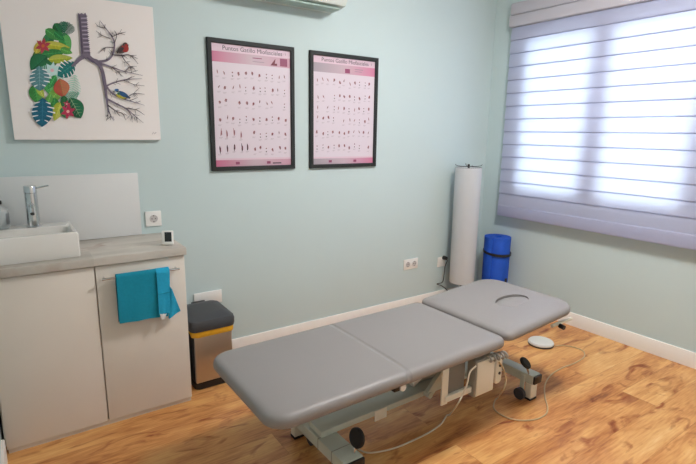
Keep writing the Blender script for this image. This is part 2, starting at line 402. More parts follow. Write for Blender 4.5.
leaf(165, 300, 60, 36, 130, (128, 190, 80)); fern(226, 270, 76, 50, 100, (168, 216, 196)); fern(222, 300, 50, 36, 150, (120, 190, 160))
leaf(190, 272, 58, 50, 78, (206, 92, 72), (120, 150, 70), .6, hi=(222, 134, 96))
leaf(165, 330, 56, 34, 100, (50, 142, 66)); leaf(178, 345, 62, 34, 110, (190, 202, 62), hi=(212, 216, 102)); leaf(198, 318, 44, 24, 90, (34, 110, 60))
leaf(200, 350, 40, 26, 60, (44, 130, 76)); leaf(150, 312, 44, 22, 110, (104, 178, 84))
leaf(233, 334, 72, 52, 62, (16, 96, 62), (170, 196, 150), .6, hi=(30, 122, 80))
flower(210, 345, 25, 6, (206, 52, 92), (240, 190, 180)); flower(206, 322, 12, 5, (216, 70, 104), (240, 190, 180))
monstera(131, 348, 90, 66, 92, (14, 108, 138), (60, 152, 176))
TRK = (136, 124, 144); TRD = (104, 92, 112); TRL = (172, 162, 180)
def limb(pts, col=TRK):
    n_ = len(pts); le, ri = [], []
    for i, (x, y, w_) in enumerate(pts):
        a = pts[max(i-1, 0)]; b = pts[min(i+1, n_-1)]; dx, dy = b[0]-a[0], b[1]-a[1]; q = math.hypot(dx, dy) or 1
        nx, ny_ = -dy/q*w_/2, dx/q*w_/2; le.append((x+nx, y+ny_)); ri.append((x-nx, y-ny_))
    for i in range(n_-1):
        pb.poly([A(*le[i]), A(*le[i+1]), A(*ri[i+1]), A(*ri[i])], am(col))
    lay[0] += 0.12
def sp(pts, n_=5):
    q = smooth_path([(p[0], p[1], p[2]) for p in pts], n_); return [(v.x, v.y, max(.7, v.z)) for v in q]
shape([(240, 40), (246, 45), (251, 41), (258, 45), (263, 40), (267, 48), (272, 120), (279, 172), (265, 184), (250, 172), (247, 110), (242, 60)], TRK)
shape([(243, 46), (248, 47), (254, 120), (258, 172), (252, 172), (248, 110)], TRD)
for i in range(19):
    y = 50+i*6.3; xo = 243+i*.55; shape([(xo+6, y), (xo+25, y-1), (xo+27, y+1.5), (xo+25, y+2.4), (xo+6, y+2)], TRL if i % 2 else TRD)
limb(sp([(262, 172, 17), (245, 184, 12), (232, 197, 10), (222, 206, 6)])); limb(sp([(264, 170, 16), (284, 186, 14), (302, 194, 13), (316, 222, 11), (324, 262, 10), (329, 305, 7), (336, 345, 4), (352, 374, 1.5)]))
limb(sp([(268, 178, 4), (290, 193, 4), (308, 212, 3), (320, 262, 3), (326, 305, 2)]), TRD)
BR = [[(300, 192, 9), (330, 187, 7), (348, 168, 6), (353, 135, 5), (344, 112, 4), (326, 88, 2.5), (308, 64, 1)],
 [(353, 135, 3), (360, 110, 2), (352, 95, 1)], [(344, 115, 2.5), (370, 104, 2), (388, 100, 1)], [(326, 88, 2), (305, 84, 1.5), (294, 72, 1)],
 [(340, 120, 2.5), (315, 110, 2), (296, 96, 1)], [(350, 148, 2.5), (325, 148, 2), (304, 166, 1)], [(318, 110, 1.5), (300, 118, 1)],
 [(346, 170, 4), (375, 172, 3.5), (402, 172, 2.5), (426, 198, 1)], [(402, 172, 2), (425, 182, 1)], [(375, 172, 3), (388, 192, 2), (402, 206, 1.5), (406, 226, 1)],
 [(308, 196, 6), (345, 208, 4), (385, 222, 2.5), (440, 234, 1)], [(345, 208, 2.5), (362, 222, 2), (380, 238, 1)], [(385, 222, 2), (404, 206, 1.5), (420, 222, 1)], [(400, 226, 1.5), (425, 218, 1)],
 [(325, 268, 6), (352, 256, 4), (392, 246, 2.5), (438, 244, 1)], [(380, 248, 2), (415, 262, 1.5), (446, 266, 1)], [(392, 246, 1.5), (415, 236, 1)],
 [(322, 258, 7), (345, 288, 5), (380, 306, 3.5), (420, 318, 2), (446, 326, 1)], [(385, 308, 2.5), (412, 290, 2), (446, 292, 1)], [(412, 290, 1.5), (430, 272, 1)], [(400, 312, 2), (425, 302, 1)],
 [(328, 305, 6), (360, 322, 5), (388, 336, 4), (420, 362, 2), (442, 380, 1)], [(388, 336, 2.5), (420, 340, 2), (446, 356, 1)], [(395, 342, 2.5), (405, 358, 1.5), (408, 378, 1)], [(410, 354, 1.5), (430, 358, 1)],
 [(332, 325, 4), (358, 344, 3), (378, 352, 2), (388, 372, 1)], [(358, 344, 2), (370, 360, 1)], [(332, 335, 3), (333, 355, 2), (328, 374, 1)], [(336, 345, 2), (342, 360, 1.5), (340, 372, 1)], [(420, 362, 1.5), (424, 380, 1)]]
for b in BR:
    limb(sp(b), (78, 64, 74) if b[0][2] < 5 else TRK)
    for k in range(1, len(b)-1):
        for _ in range(3):
            x, y = b[k][0]+random.uniform(-6, 6), b[k][1]; t = random.uniform(.6, 1.4)*13
            dx, dy = b[k+1][0]-b[k][0], b[k+1][1]-b[k][1]; a0 = math.atan2(dy, dx)+random.choice((-1, 1))*random.uniform(.4, .9)
            limb([(x, b[k][1], 1.5), (x+t*math.cos(a0), y+t*math.sin(a0), .8)], (78, 64, 74))
def ell(cx, cy, a, b, ang, col, n_=16): shape(rot([(a*math.cos(2*PI*i/n_), b*math.sin(2*PI*i/n_)) for i in range(n_)], cx, cy, ang), col)
# red-breasted bird and blue and yellow bird
shape([(358, 160), (366, 152), (372, 160), (362, 166)], (60, 50, 52)); ell(378, 153, 17, 12, -30, (104, 88, 84)); ell(386, 150, 11, 13, -20, (188, 58, 52)); ell(372, 155, 12, 6, -35, (78, 68, 70)); ell(386, 139, 8, 7, 0, (96, 76, 70)); ell(390, 142, 6, 6, 0, (190, 60, 50)); ell(388, 137, 1.3, 1.3, 0, (10, 10, 10)); shape([(393, 138), (399, 140), (393, 142)], (60, 50, 40))
ell(374, 296, 17, 9, 18, (206, 196, 76)); ell(380, 292, 18, 7, 28, (46, 96, 150)); shape([(390, 296), (403, 302), (400, 306), (386, 301)], (40, 74, 120)); ell(360, 284, 8, 7, 0, (226, 228, 226)); ell(360, 279, 7, 4, 0, (52, 110, 170)); shape([(353, 284), (368, 282), (368, 285), (353, 286)], (30, 40, 60)); shape([(347, 284), (353, 282), (353, 286)], (40, 40, 40)); ell(366, 290, 5, 4, 30, (60, 120, 90))
limb([(470, 415, 1), (473, 408, 1), (477, 414, 1), (482, 409, 1)], (120, 110, 120))
paint = pb.build('wall_painting', [CANVAS]+[v[1] for v in sorted(ART.values(), key=lambda q: q[0])], smooth=False, origin=((PX0+PX1)/2, 0, PZ0), recalc=False)
tag(paint, 'square white canvas of lungs made of leaves and branches, above the sink', 'painting')

# ------------------------------------------------------------------ posters
def text_polys(body, size):
    cu = bpy.data.curves.new('txt', 'FONT'); cu.body = body; cu.size = size; cu.resolution_u = 3
    o = bpy.data.objects.new('txt', cu); COL.objects.link(o); dg = bpy.context.evaluated_depsgraph_get(); dg.update()
    me = bpy.data.meshes.new_from_object(o.evaluated_get(dg)); out = ([tuple(v.co) for v in me.vertices], [tuple(p.vertices) for p in me.polygons])
    bpy.data.objects.remove(o); bpy.data.curves.remove(cu); bpy.data.meshes.remove(me); return out
def gradmat(name, c0, c1, c2, x0, x1):
    M = bpy.data.materials.new(name); M.use_nodes = True; N = M.node_tree.nodes; L = M.node_tree.links; b = N['Principled BSDF']; b.inputs['Roughness'].default_value = .45
    tc = N.new('ShaderNodeTexCoord'); s_ = N.new('ShaderNodeSeparateXYZ'); L.new(tc.outputs['Object'], s_.inputs[0])
    mr = N.new('ShaderNodeMapRange'); mr.inputs[1].default_value = x0; mr.inputs[2].default_value = x1; L.new(s_.outputs[0], mr.inputs[0])
    r_ = N.new('ShaderNodeValToRGB'); r_.color_ramp.elements.new(.5)
    for e, (p, c) in zip(r_.color_ramp.elements, ((0, c0), (.5, c1), (1, c2))): e.position = p; e.color = lin(c)
    L.new(mr.outputs[0], r_.inputs[0]); L.new(r_.outputs[0], b.inputs['Base Color']); return M
PW, PH = 0.5725, 0.7764
PPAPER = mat('poster_paper', (213, 202, 211), .5); PINK = mat('poster_ink_dark', (52, 42, 50), .5); PRED = mat('poster_ink_red', (112, 40, 56), .5)
PGREY = mat('poster_ink_grey', (150, 132, 142), .5); PLIGHT = mat('poster_header_pale', (214, 190, 202), .5)
PMAG = mat('poster_ink_magenta', (140, 66, 98), .5); PSKIN = mat('poster_ink_skin', (168, 130, 132), .5)
def poster(x0, ztop, label, seed, cols, end):
    random.seed(seed)
    t = thing('framed_poster', label, 'poster', (x0+PW/2, 0, ztop-PH), 'framed anatomy posters on the back wall')
    fw, dp = 0.026, 0.022; f = MB(); z0 = ztop-PH
    o_ = [(x0, z0), (x0+PW, z0), (x0+PW, ztop), (x0, ztop)]; i_ = [(x0+fw, z0+fw), (x0+PW-fw, z0+fw), (x0+PW-fw, ztop-fw), (x0+fw, ztop-fw)]
    f.loft([[(x, y, z) for x, z in q] for q, y in ((o_, -.001), (o_, -dp+.003), ([(a[0]+(b[0]-a[0])*.12, a[1]+(b[1]-a[1])*.12) for a, b in zip(o_, i_)], -dp), ([(a[0]+(b[0]-a[0])*.9, a[1]+(b[1]-a[1])*.9) for a, b in zip(o_, i_)], -dp), (i_, -dp+.002), (i_, -.008))], True, False)
    f.build('frame', POSTF, t, smooth=False)
    w_, h_ = PW-2*fw, PH-2*fw; X, Z = x0+fw, ztop-fw
    p = MB(); yy = [-.0085]
    def rect(u0, v0, u1, v1, mi, dy=0):
        y = yy[0]-dy; p.poly([(X+u0*w_, y, Z-v1*h_), (X+u1*w_, y, Z-v1*h_), (X+u1*w_, y, Z-v0*h_), (X+u0*w_, y, Z-v0*h_)], mi)
    p.box(X, -.004, Z-h_, X+w_, -.0085, Z, 0, 0)
    for vv in (X-.0005,): pass
    rect(0, 0, 1, .063, 4, .0002); rect(0, .063, 1, .145, 5, .0003); rect(0, .945, 1, 1, 5, .0003); rect(0, .93, 1, .945, 4, .0002)
    vs, ps = text_polys('Puntos Gatillo Miofasciales', 0.036); mx = max(v[0] for v in vs); k = w_*.76/mx
    def put(vs, ps, ox, oz, k, mi, dy=.0006):
        V = [p.bm.verts.new((ox+v[0]*k, -.0085-dy, oz+v[1])) for v in vs]
        for q in ps: p.bm.faces.new([V[i] for i in q]).material_index = mi
    put(vs, ps, X+w_*.13, Z-.048*h_, k, 1)
    vs, ps = text_polys(end, 0.020); put(vs, ps, X+w_*.93, Z-.040*h_, 1, 1)
    vs, ps = text_polys('-', 0.020); put(vs, ps, X+w_*.905, Z-.040*h_, 1, 3)
    if end == 'I':
        rect(.86, .07, .96, .135, 6, .0005); rect(.5, .085, .62, .092, 6, .0005); rect(.5, .115, .65, .12, 3, .0005)
        p.poly([(X+.73*w_, -.0093, Z-.135*h_), (X+.82*w_, -.0093, Z-.135*h_), (X+.82*w_, -.0093, Z-.115*h_), (X+.79*w_, -.0093, Z-.118*h_), (X+.80*w_, -.0093, Z-.075*h_)], 2)
        nrows = [.22, .34, .46, .60, .72, .85]
    else:
        rect(.50, .095, .58, .135, 6, .0005); rect(.66, .09, .8, .096, 3, .0005); rect(.66, .11, .78, .115, 3, .0005)
        nrows = [.22, .36, .47, .57, .70, .83]
    def blob(cx, cz, a, b, ang, mi, dy):
        pts = []
        for i in range(9):
            q = 2*PI*i/9; rr__ = random.uniform(.65, 1.15); u, v = a*rr__*math.cos(q), b*rr__*math.sin(q)
            pts.append((cx+u*math.cos(ang)-v*math.sin(ang), -.0085-dy, cz+u*math.sin(ang)+v*math.cos(ang)))
        p.poly(pts, mi)
    for ri, rv in enumerate(nrows):
        n_ = 9
        n_ = 11
        for c in range(n_):
            u = .07+c*.085+random.uniform(-.012, .012); v = rv+random.uniform(-.015, .015); cx, cz = X+u*w_, Z-v*h_
            if random.random() < .06: continue
            kind = random.random(); tall = (end == 'I' and ri >= 4 and c < 5)
            if tall: blob(cx, cz, .0045, .027, random.uniform(-.12, .12), 1 if ri == 5 else 7, .0004); blob(cx+.004, cz, .0028, .018, 0, 2, .0006)
            elif kind < .4:
                blob(cx, cz, .0085, .013, random.uniform(-.5, .5), 7, .0004); blob(cx, cz+.003, .004, .008, random.uniform(-.5, .5), 2, .0006); blob(cx+.003, cz-.004, .003, .004, 0, 1, .0007)
            elif kind < .75:
                blob(cx, cz, .004, .014, random.uniform(-.6, .6), 7, .0004); blob(cx, cz, .0025, .007, random.uniform(-.6, .6), 2 if random.random() < .5 else 1, .0006)
            else: blob(cx, cz+.008, .0045, .0045, 0, 2, .0005); blob(cx, cz-.012, .0045, .0045, 0, 1, .0005)
            for j in range(2): 
                q = cx-.012; zz = cz-.028-j*.005; p.poly([(q, -.0089, zz), (q+.022-j*.006, -.0089, zz), (q+.022-j*.006, -.0089, zz+.0014), (q, -.0089, zz+.0014)], 3)
    for q in (.25, .66): rect(q, .962, q+.05, .985, 6, .0006)
    if end == 'I': rect(.74, .975, .86, .985, 1, .0006)
    gm = gradmat('poster_band', cols[0], cols[1], cols[2], -w_/2, w_/2)
    p.build('print', [PPAPER, PINK, PRED, PGREY, PLIGHT, gm, PMAG, PSKIN], t, smooth=False, recalc=False)
poster(-2.527, 2.0063, 'dark-framed pink muscle chart on the left, header band magenta at its left end', 3, ((188, 98, 132), (190, 168, 178), (198, 150, 168)), 'I')
poster(-1.8371, 2.0031, 'dark-framed pink muscle chart on the right, header band grey at its left end', 11, ((156, 148, 156), (192, 168, 178), (202, 122, 154)), 'II')
random.seed(5)

# ------------------------------------------------------------------ vanity cabinet and worktop
CX0, CXS, CX1, CYF, KZ = -3.690, -3.2604, -2.8401, -0.437, 0.88
vc = thing('vanity_cabinet', 'white two-door cabinet under the grey wood worktop', 'cabinet', ((CX0+CX1)/2, -.22, 0))
c = MB(); c.box(CX0, -.002, .035, CX1, CYF+.020, KZ-.041); c.box(CX0+.01, -.01, 0, CX1-.002, CYF+.012, .035); c.build('body', WHITEL, vc)
for a, b in ((CX0+.006, CXS-.003), (CXS+.003, CX1)):
    d = MB().box(a, CYF+.018, .026, b, CYF, KZ-.046, .0015).build('door', WHITEL, vc)
rail = MB(); ra, rb = at(102, 280.5, 1, -.475), at(179.5, 268.5, 1, -.475); rz = .777
rail.cyl((ra.x, -.475, rz), (rb.x, -.475, rz), .0055, seg=14)
for x in (ra.x+.012, rb.x-.012): rail.cyl((x, CYF-.0005, rz), (x, -.475, rz), .0045, seg=12)
tag(rail.build('towel_rail', CHROME, d), 'thin chrome towel rail')
struct_counter = MB().box(-3.696, -.001, KZ-.040, -2.832, -.455, KZ, .003)
tag(struct_counter.build('worktop', COUNTER, origin=(-3.26, -.22, KZ-.04)), 'grey wood-grain worktop on the white cabinet', 'worktop')
tag(MB().box(-3.696, -.001, KZ+.001, -2.953, -.009, 1.235, .0015).build('splashback', SPLASH, origin=(-3.3, -.005, KZ)), 'plain white splashback panel behind the sink', 'splashback')

# sink
SX0, SX1, SY0, SY1 = -3.668, -3.3065, -.392, -.062; scx, scy = (SX0+SX1)/2, (SY0+SY1)/2; shx, shy = (SX1-SX0)/2, (SY1-SY0)/2
sk = thing('basin', 'white rectangular ceramic countertop basin with chrome tap', 'sink', (scx, scy, KZ+.001))
bx_, by_ = scx, scy-.045; bhx, bhy = shx-.020, shy-.065
b = MB(); b.loft([rr(scx, scy, shx-.002, shy-.002, .008, KZ+.001), rr(scx, scy, shx, shy, .010, KZ+.006), rr(scx, scy, shx, shy, .010, .992), rr(scx, scy, shx-.006, shy-.006, .008, 1.0),
    rr(bx_, by_, bhx, bhy, .018, 1.0), rr(bx_, by_, bhx-.006, bhy-.006, .022, .993), rr(bx_, by_, bhx-.014, bhy-.012, .03, .93), rr(bx_, by_, bhx-.04, bhy-.035, .03, .91)], True, True)
b.build('bowl', CERAM, sk)
MB().lathe([(.022, .911), (.022, .914), (.015, .916)], (bx_, by_), 24).build('drain', CHROME, sk)
tx, ty = -3.472, -.135
tp = thing('basin_tap', 'chrome cylindrical mixer tap with a thin side lever standing on the basin', 'tap', (tx, ty, 1.001))
MB().lathe([(.032, 1.001), (.032, 1.005), (.0275, 1.008), (.0265, 1.165)], (tx, ty), 32).build('body', CHROME, tp)
hd = MB().lathe([(.0262, 1.1655), (.0275, 1.167), (.0275, 1.196), (.0255, 1.200)], (tx, ty), 32); hd.build('cap', CHROME, tp)
MB().tube([(tx+.020, ty, 1.186), (tx+.045, ty-.004, 1.192), (tx+.078, ty-.008, 1.199)], .0042, 12).build('lever', CHROME, tp)
sp_ = MB().tube(smooth_path([(tx-.001, ty-.010, 1.10), (tx-.003, ty-.06, 1.112), (tx-.004, ty-.105, 1.104), (tx-.004, ty-.125, 1.082)]), .0115, 18)
spo = sp_.build('spout', CHROME, tp)
MB().cyl((tx-.004, ty-.1255, 1.0815), (tx-.0043, ty-.128, 1.079), .0085, seg=16).build('aerator', BLACKP, spo)
# soap dispenser
sx_, sy_ = -3.604, -.125
sd = thing('soap_dispenser', 'clear soap bottle with black pump at the left edge of the basin', 'soap dispenser', (sx_, sy_, 1.001))
CLEAR = mat('clear_plastic', (226, 232, 232), .12, trans=.55, spec=.5)
MB().lathe([(.032, 1.001), (.036, 1.006), (.036, 1.082), (.030, 1.099), (.013, 1.110), (.012, 1.118)], (sx_, sy_), 28).build('bottle', CLEAR, sd)
lb = MB(); lb.loft([[(sx_+.0368*math.cos(a), sy_+.0368*math.sin(a), z) for a in [-.9+i*.18 for i in range(9)]] for z in (1.022, 1.075)], False, False, closed=False); lb.build('bottle_label', mat('grey_label', (120, 124, 128), .6), sd)
pm = MB().lathe([(.014, 1.1185), (.014, 1.134), (.006, 1.137), (.006, 1.150), (.010, 1.152), (.010, 1.160)], (sx_, sy_), 20); pm.tube([(sx_, sy_, 1.156), (sx_-.02, sy_-.03, 1.156), (sx_-.024, sy_-.036, 1.148)], .004, 10); pm.build('pump', BLACKP, sd)

# thermometer clock on the worktop
kx, ky = -2.868, -.165; a_ = at(168, 245.5, 2, KZ); kx, ky = a_.x, a_.y
tc_ = thing('digital_thermometer', 'small white digital thermometer with dark screen at the worktop corner', 'thermometer', (kx, ky, KZ))
Mk = Matrix.Translation((kx, ky, KZ+.001)) @ Matrix.Rotation(-.45, 4, 'Z') @ Matrix.Rotation(-.12, 4, 'X')
MB().box(-.029, -.007, 0.002, .029, .007, .078, .006, seg=3).xf(Mk).build('case', WHITEP, tc_)
MB().box(-.014, -.0082, .020, .021, -.0072, .070, .0005).xf(Mk).build('display', SCREEN, tc_)
MB().box(-.018, .004, 0.004, .018, .034, .008, .001).xf(Matrix.Translation((kx, ky, KZ)) @ Matrix.Rotation(-.45, 4, 'Z')).build('stand', WHITEP, tc_)

# towel
tw = thing('towel', 'turquoise terry towel hanging folded over the chrome rail', 'towel', (-3.07, -.475, rz))
def sheet(mb, TL, TR, BL, BR, y0, th, wav=.004, nx=18, nz=14, over=True, seed=0, mi=0):
    # closed slab hanging over the rail: front from hem up, over the rail, short back
    def S(u, v, side):
        t = TL[0]+(TR[0]-TL[0])*u; b_ = BL[0]+(BR[0]-BL[0])*u; zt = TL[1]+(TR[1]-TL[1])*u; zb_ = BL[1]+(BR[1]-BL[1])*u
        x = t+(b_-t)*v; z = zt+(zb_-zt)*v
        y = y0 - wav*v*(math.sin(u*7+seed)+.6*math.sin(u*15+2*v+seed)) - .004*v*math.sin(v*3)
        return (x, y + (th/2 if side else -th/2), z)
    fr = [[S(i/nx, j/nz, 0) for i in range(nx+1)] for j in range(nz+1)]; bk = [[S(i/nx, j/nz, 1) for i in range(nx+1)] for j in range(nz+1)]
    top = []
    for k in range(1, 6):
        a = PI*k/6; top.append([(p[0], y0-th/2*math.cos(a)*1.0, p[2]+th/2*math.sin(a)) for p in fr[0]])
    rows = fr[::-1] + top + bk
    mb.loft(rows, False, False, mi, closed=False)
    mb.bm.faces.ensure_lookup_table()
    return mb
def AX(px, py, y): p = at(px, py, 1, y); return (p.x, p.z)
def solid(fr_quad, y0, th, **k):
    mb = MB(); sheet(mb, *fr_quad, y0, th, **k)
    bmesh.ops.holes_fill(mb.bm, edges=[e for e in mb.bm.edges if e.is_boundary], sides=0); return mb
TLx = AX(116, 277, -.49); TRx = AX(168, 269, -.49)
zt = rz+.004
solid(((TLx[0], zt), (AX(168, 269, -.49)[0], zt), AX(119.5, 323.5, -.49), AX(168, 316, -.49)), -.4765, .030, wav=.0045).build('main_fold', TOWEL, tw)
q = ((AX(156.3, 270, -.50)[0], zt-.006), (AX(169.6, 268.5, -.50)[0], zt-.006), AX(159, 314.5, -.50), AX(170, 313, -.50))
hm = solid(q, -.4765, .044, wav=.002, nx=6); hs = hm.build('folded_strip', TOWELB, tw)
z_ = AX(164, 293.5, -.50)[1]; xa, xb = AX(157.6, 294, -.5)[0]+.002, AX(169.7, 293, -.5)[0]-.001
MB().box(xa, -.5030, z_, xb, -.4985, z_+.004, .001).build('stitched_band', TOWEL, hs)
a1, a2, a3, a4 = AX(167, 283, -.475), AX(171.5, 288.5, -.475), AX(179.8, 310, -.475), AX(168.5, 318, -.475)
fl = MB(); n_ = 8; rows = []
for s_, y in ((0, -.497), (1, -.463)):
    pass
def quad_sheet(c4, y, th, nx=8, nz=10):
    mb = MB(); g = []
    for side in (0, 1):
        G = []
        for j in range(nz+1):
            v = j/nz; L_ = Vector(c4[0]).lerp(Vector(c4[3]), v); R_ = Vector(c4[1]).lerp(Vector(c4[2]), v); row = []
            for i in range(nx+1):
                p_ = L_.lerp(R_, i/nx); row.append((p_.x, y+(th if side else 0)+.003*math.sin(6*i/nx+4*v), p_.y))
            G.append(row)
        g.append(G)
    V = [[[mb.bm.verts.new(p_) for p_ in r] for r in G] for G in g]
    for G in V:
        for j in range(nz):
            for i in range(nx): mb.bm.faces.new((G[j][i], G[j][i+1], G[j+1][i+1], G[j+1][i]))
    bmesh.ops.bridge_loops(mb.bm, edges=[e for e in mb.bm.edges if e.is_boundary]); return mb
quad_sheet((a1, a2, a3, a4), -.489, .016).build('hanging_corner', TOWELB, tw)
tg0, tg1, tg2, tg3 = AX(160, 314, -.5), AX(166.5, 313.5, -.5), AX(165, 319, -.5), AX(161.5, 319.5, -.5)
quad_sheet((tg0, tg1, tg2, tg3), -.502, .0012, 3, 3).build('care_tag', TAGM, tw)

# ------------------------------------------------------------------ sockets
def socket_plate(name, label, cx, cz, n_, group=None, plate_w=.088):
    w_ = plate_w if n_ == 1 else .155; t = thing(name, label, 'socket', (cx, 0, cz), group)
    MB().box(cx-w_/2, -.0005, cz-.044, cx+w_/2, -.010, cz+.044, .003).build('faceplate', WHITEP, t)
    for k in range(n_):
        x = cx + (0 if n_ == 1 else (-.036 if k == 0 else .036))
        c = MB(); c.loft([[(x+r*math.cos(2*PI*i/28), y, cz+r*math.sin(2*PI*i/28)) for i in range(28)] for r, y in ((.0225, -.0105), (.0225, -.0125), (.0205, -.0125), (.0195, -.0108))], True, True)
        s_ = c.build('outlet', mat('outlet_recess', (196, 192, 190), .4), t)
        h = MB()
        for dx in (-.0095, .0095): h.cyl((x+dx, -.0105, cz), (x+dx, -.0128, cz), .0032, seg=10)
        h.box(x-.003, -.0105, cz+.015, x+.003, -.0128, cz+.020); h.box(x-.003, -.0105, cz-.020, x+.003, -.0128, cz-.015)
        h.build('pin_holes', HOLE, s_)
    return t
socket_plate('wall_socket', 'single white wall socket above the worktop, right of the splashback', -2.884, .967, 1)
socket_plate('wall_socket', 'double white wall socket low on the back wall between bin and floor lamp', -.860, .402, 2)
t = thing('wall_socket', 'white wall socket plate half hidden above the grey bin lid', 'socket', (-2.585, 0, .432))
MB().box(-2.675, -.0005, .385, -2.495, -.011, .468, .003).build('faceplate', WHITEP, t)
t = thing('wall_socket', 'white wall socket beside the paper floor lamp, with a black plug in it', 'socket', (-.47, 0, .37))
MB().box(-.545, -.0005, .325, -.455, -.010, .413, .003).build('faceplate', WHITEP, t)
# lamp cord and plug
pg = thing('lamp_cord', 'black plug and cord running from wall socket down to the floor lamp', 'cord', (-.48, -.02, .40))
MB().cyl((-.478, -.0105, .405), (-.478, -.045, .405), .019, .015, 20).build('plug', BLACKP, pg)
pts = [(-.478, -.045, .405), (-.485, -.06, .385), (-.50, -.055, .34), at(444, 275, 1, -.04), at(442.5, 282, 1, -.035), at(437, 284, 1, -.04), at(442, 286, 1, -.05), at(448, 292, 1, -.06), (-.50, -.10, .02), (-.46, -.13, .008), (-.42, -.15, .012)]
MB().tube(smooth_path(pts), .0042, 8).build('cable', BLACKP, pg)

# ------------------------------------------------------------------ floor lamp
LX, LY = -.415, -.175
fl = thing('floor_lamp', 'tall white paper cylinder floor lamp in the corner', 'lamp', (LX, LY, 0))
sh = MB(); prof = []; nseg = 40
for i in range(nseg+1):
    z = .213+(1.205-.213)*i/nseg; r = .104+.004*(i/nseg) + (.0012 if i % 2 else 0); prof.append((r, z))
sh.lathe(prof, (LX, LY), 48, False, False)
so = sh.build('lamp_shade', PAPER, fl)
for z, r in ((.215, .1035), (1.203, .107)):
    MB().tube([(LX+r*math.cos(2*PI*k/40), LY+r*math.sin(2*PI*k/40), z) for k in range(41)], .0016, 6).build('rim_wire', BLACKP, so)
MB().lathe([(.115, .0), (.115, .012), (.10, .018), (.012, .022)], (LX, LY), 40).build('base', BLACKP, fl)
pole = MB().cyl((LX, LY, .0222), (LX, LY, 1.222), .008, seg=14); pole.cyl((LX, LY, .12), (LX, LY, .22), .014, seg=14); pole.build('pole', BLACKP, fl)
sup = MB(); rv = Vector((_r0.x, _r0.y, 0))
for ang in (0, 90):
    d_ = Matrix.Rotation(math.radians(ang), 3, 'Z') @ rv
    P_ = [Vector((LX, LY, 0))+d_*s_+Vector((0, 0, z)) for s_, z in ((-.110, 1.230), (-.104, 1.221), (-.07, 1.214), (0, 1.212), (.07, 1.214), (.104, 1.221), (.110, 1.230))]
    sup.tube(smooth_path(P_, 4), .0022, 8)
sup.build('shade_support', BLACKP, fl)
MB().sphere((LX, LY, 1.222), .010).build('finial', BLACKP, fl)

# ------------------------------------------------------------------ yoga mat
MX, MY = -.132, -.305
ym = thing('exercise_mat', 'rolled blue foam exercise mat standing against the wall under the window', 'mat', (MX, MY, 0))
outer, inner = [], []; turns = 5.2; N_ = 150; th = .0142
for i in range(N_+1):
    a = 2*PI*turns*i/N_; r = .030+.0155*a/(2*PI)
    outer.append((MX+(r+th/2)*math.cos(a+2.2), MY+(r+th/2)*math.sin(a+2.2))); inner.append((MX+(r-th/2)*math.cos(a+2.2), MY+(r-th/2)*math.sin(a+2.2)))
mb = MB(); ring = outer+inner[::-1]; n0 = len(ring)
V0 = [mb.bm.verts.new((x, y, .001)) for x, y in ring]; V1 = [mb.bm.verts.new((x, y, .612)) for x, y in ring]
for i in range(n0):
    j = (i+1) % n0; mb.bm.faces.new((V0[i], V0[j], V1[j], V1[i]))
for V in (V0, V1):
    for i in range(N_): mb.bm.faces.new((V[i], V[i+1], V[n0-2-i], V[n0-1-i]))
mb.build('rolled_foam', BLUE, ym)
RM = .1145
def strap(mb, z, tilt, R_):
    ringp = []
    for k in range(49):
        a = 2*PI*k/48; x, y = R_*math.cos(a), R_*math.sin(a); ringp.append((MX+x, MY+y, z+tilt*y))
    for k in range(48):
        p, q = Vector(ringp[k]), Vector(ringp[k+1])
    rows = [[(MX+R2*math.cos(2*PI*k/48), MY+R2*math.sin(2*PI*k/48), z+tilt*R2*math.sin(2*PI*k/48)+dz) for k in range(49)] for R2, dz in ((R_, -.012), (R_+.004, -.010), (R_+.004, .010), (R_, .012))]
    mb.loft(rows, False, False, closed=False)
s_ = MB(); strap(s_, .475, .10, RM); s_.build('carry_strap', BLACKP, ym)
s_ = MB(); p0 = Vector((MX-.02, MY-.124, 0)); s_.box(p0.x-.012, p0.y-.006, .10, p0.x+.014, p0.y, .27, .002); s_.build('strap_end', BLACKP, ym)

# ------------------------------------------------------------------ pedal bin
bx0, bx1, by0, by1 = -2.797, -2.560, -.352, -.060; bcx, bcy = (bx0+bx1)/2, (by0+by1)/2; bhx, bhy = (bx1-bx0)/2, (by1-by0)/2
pbn = thing('waste_bin', 'stainless steel waste bin with dark grey lid and yellow bag beside the cabinet', 'bin', (bcx, bcy, 0))
MB().loft([rr(bcx, bcy, bhx-.012, bhy-.008, .03, 0), rr(bcx, bcy, bhx-.006, bhy-.002, .03, .004), rr(bcx, bcy, bhx-.004, bhy, .03, .044)]).build('base', BLACKP, pbn)
MB().loft([rr(bcx, bcy, bhx-.008, bhy-.006, .028, .0445), rr(bcx, bcy, bhx+.004, bhy, .028, .345)]).build('bucket', BLACKP, pbn)
MB().box(bx0+.010, by0-.003, .046, bx1-.006, by0+.02, .335, .006, seg=3).build('front_panel', STEEL, pbn)
MB().loft([rr(bcx+.004, bcy, bhx+.002, bhy+.001, .03, .320), rr(bcx+.004, bcy, bhx+.006, bhy+.006, .03, .328), rr(bcx+.004, bcy, bhx+.008, bhy+.008, .03, .345), rr(bcx+.004, bcy, bhx+.005, bhy+.004, .03, .372)]).build('bin_bag', YELLOW, pbn)
MB().loft([rr(bcx+.004, bcy, bhx+.010, bhy+.012, .035, .360), rr(bcx+.004, bcy, bhx+.014, bhy+.014, .035, .375), rr(bcx+.004, bcy, bhx+.014, bhy+.014, .035, .402), rr(bcx+.004, bcy, bhx+.008, bhy+.007, .03, .420), rr(bcx+.004, bcy+.008, bhx-.015, bhy-.02, .03, .432), rr(bcx+.004, bcy+.01, bhx-.05, bhy-.07, .02, .437)]).build('lid', DGREYP, pbn)
MB().cyl((bcx-.02, by1+.026, .415), (bcx+.06, by1+.026, .415), .012, seg=14).build('hinge', BLACKP, pbn)

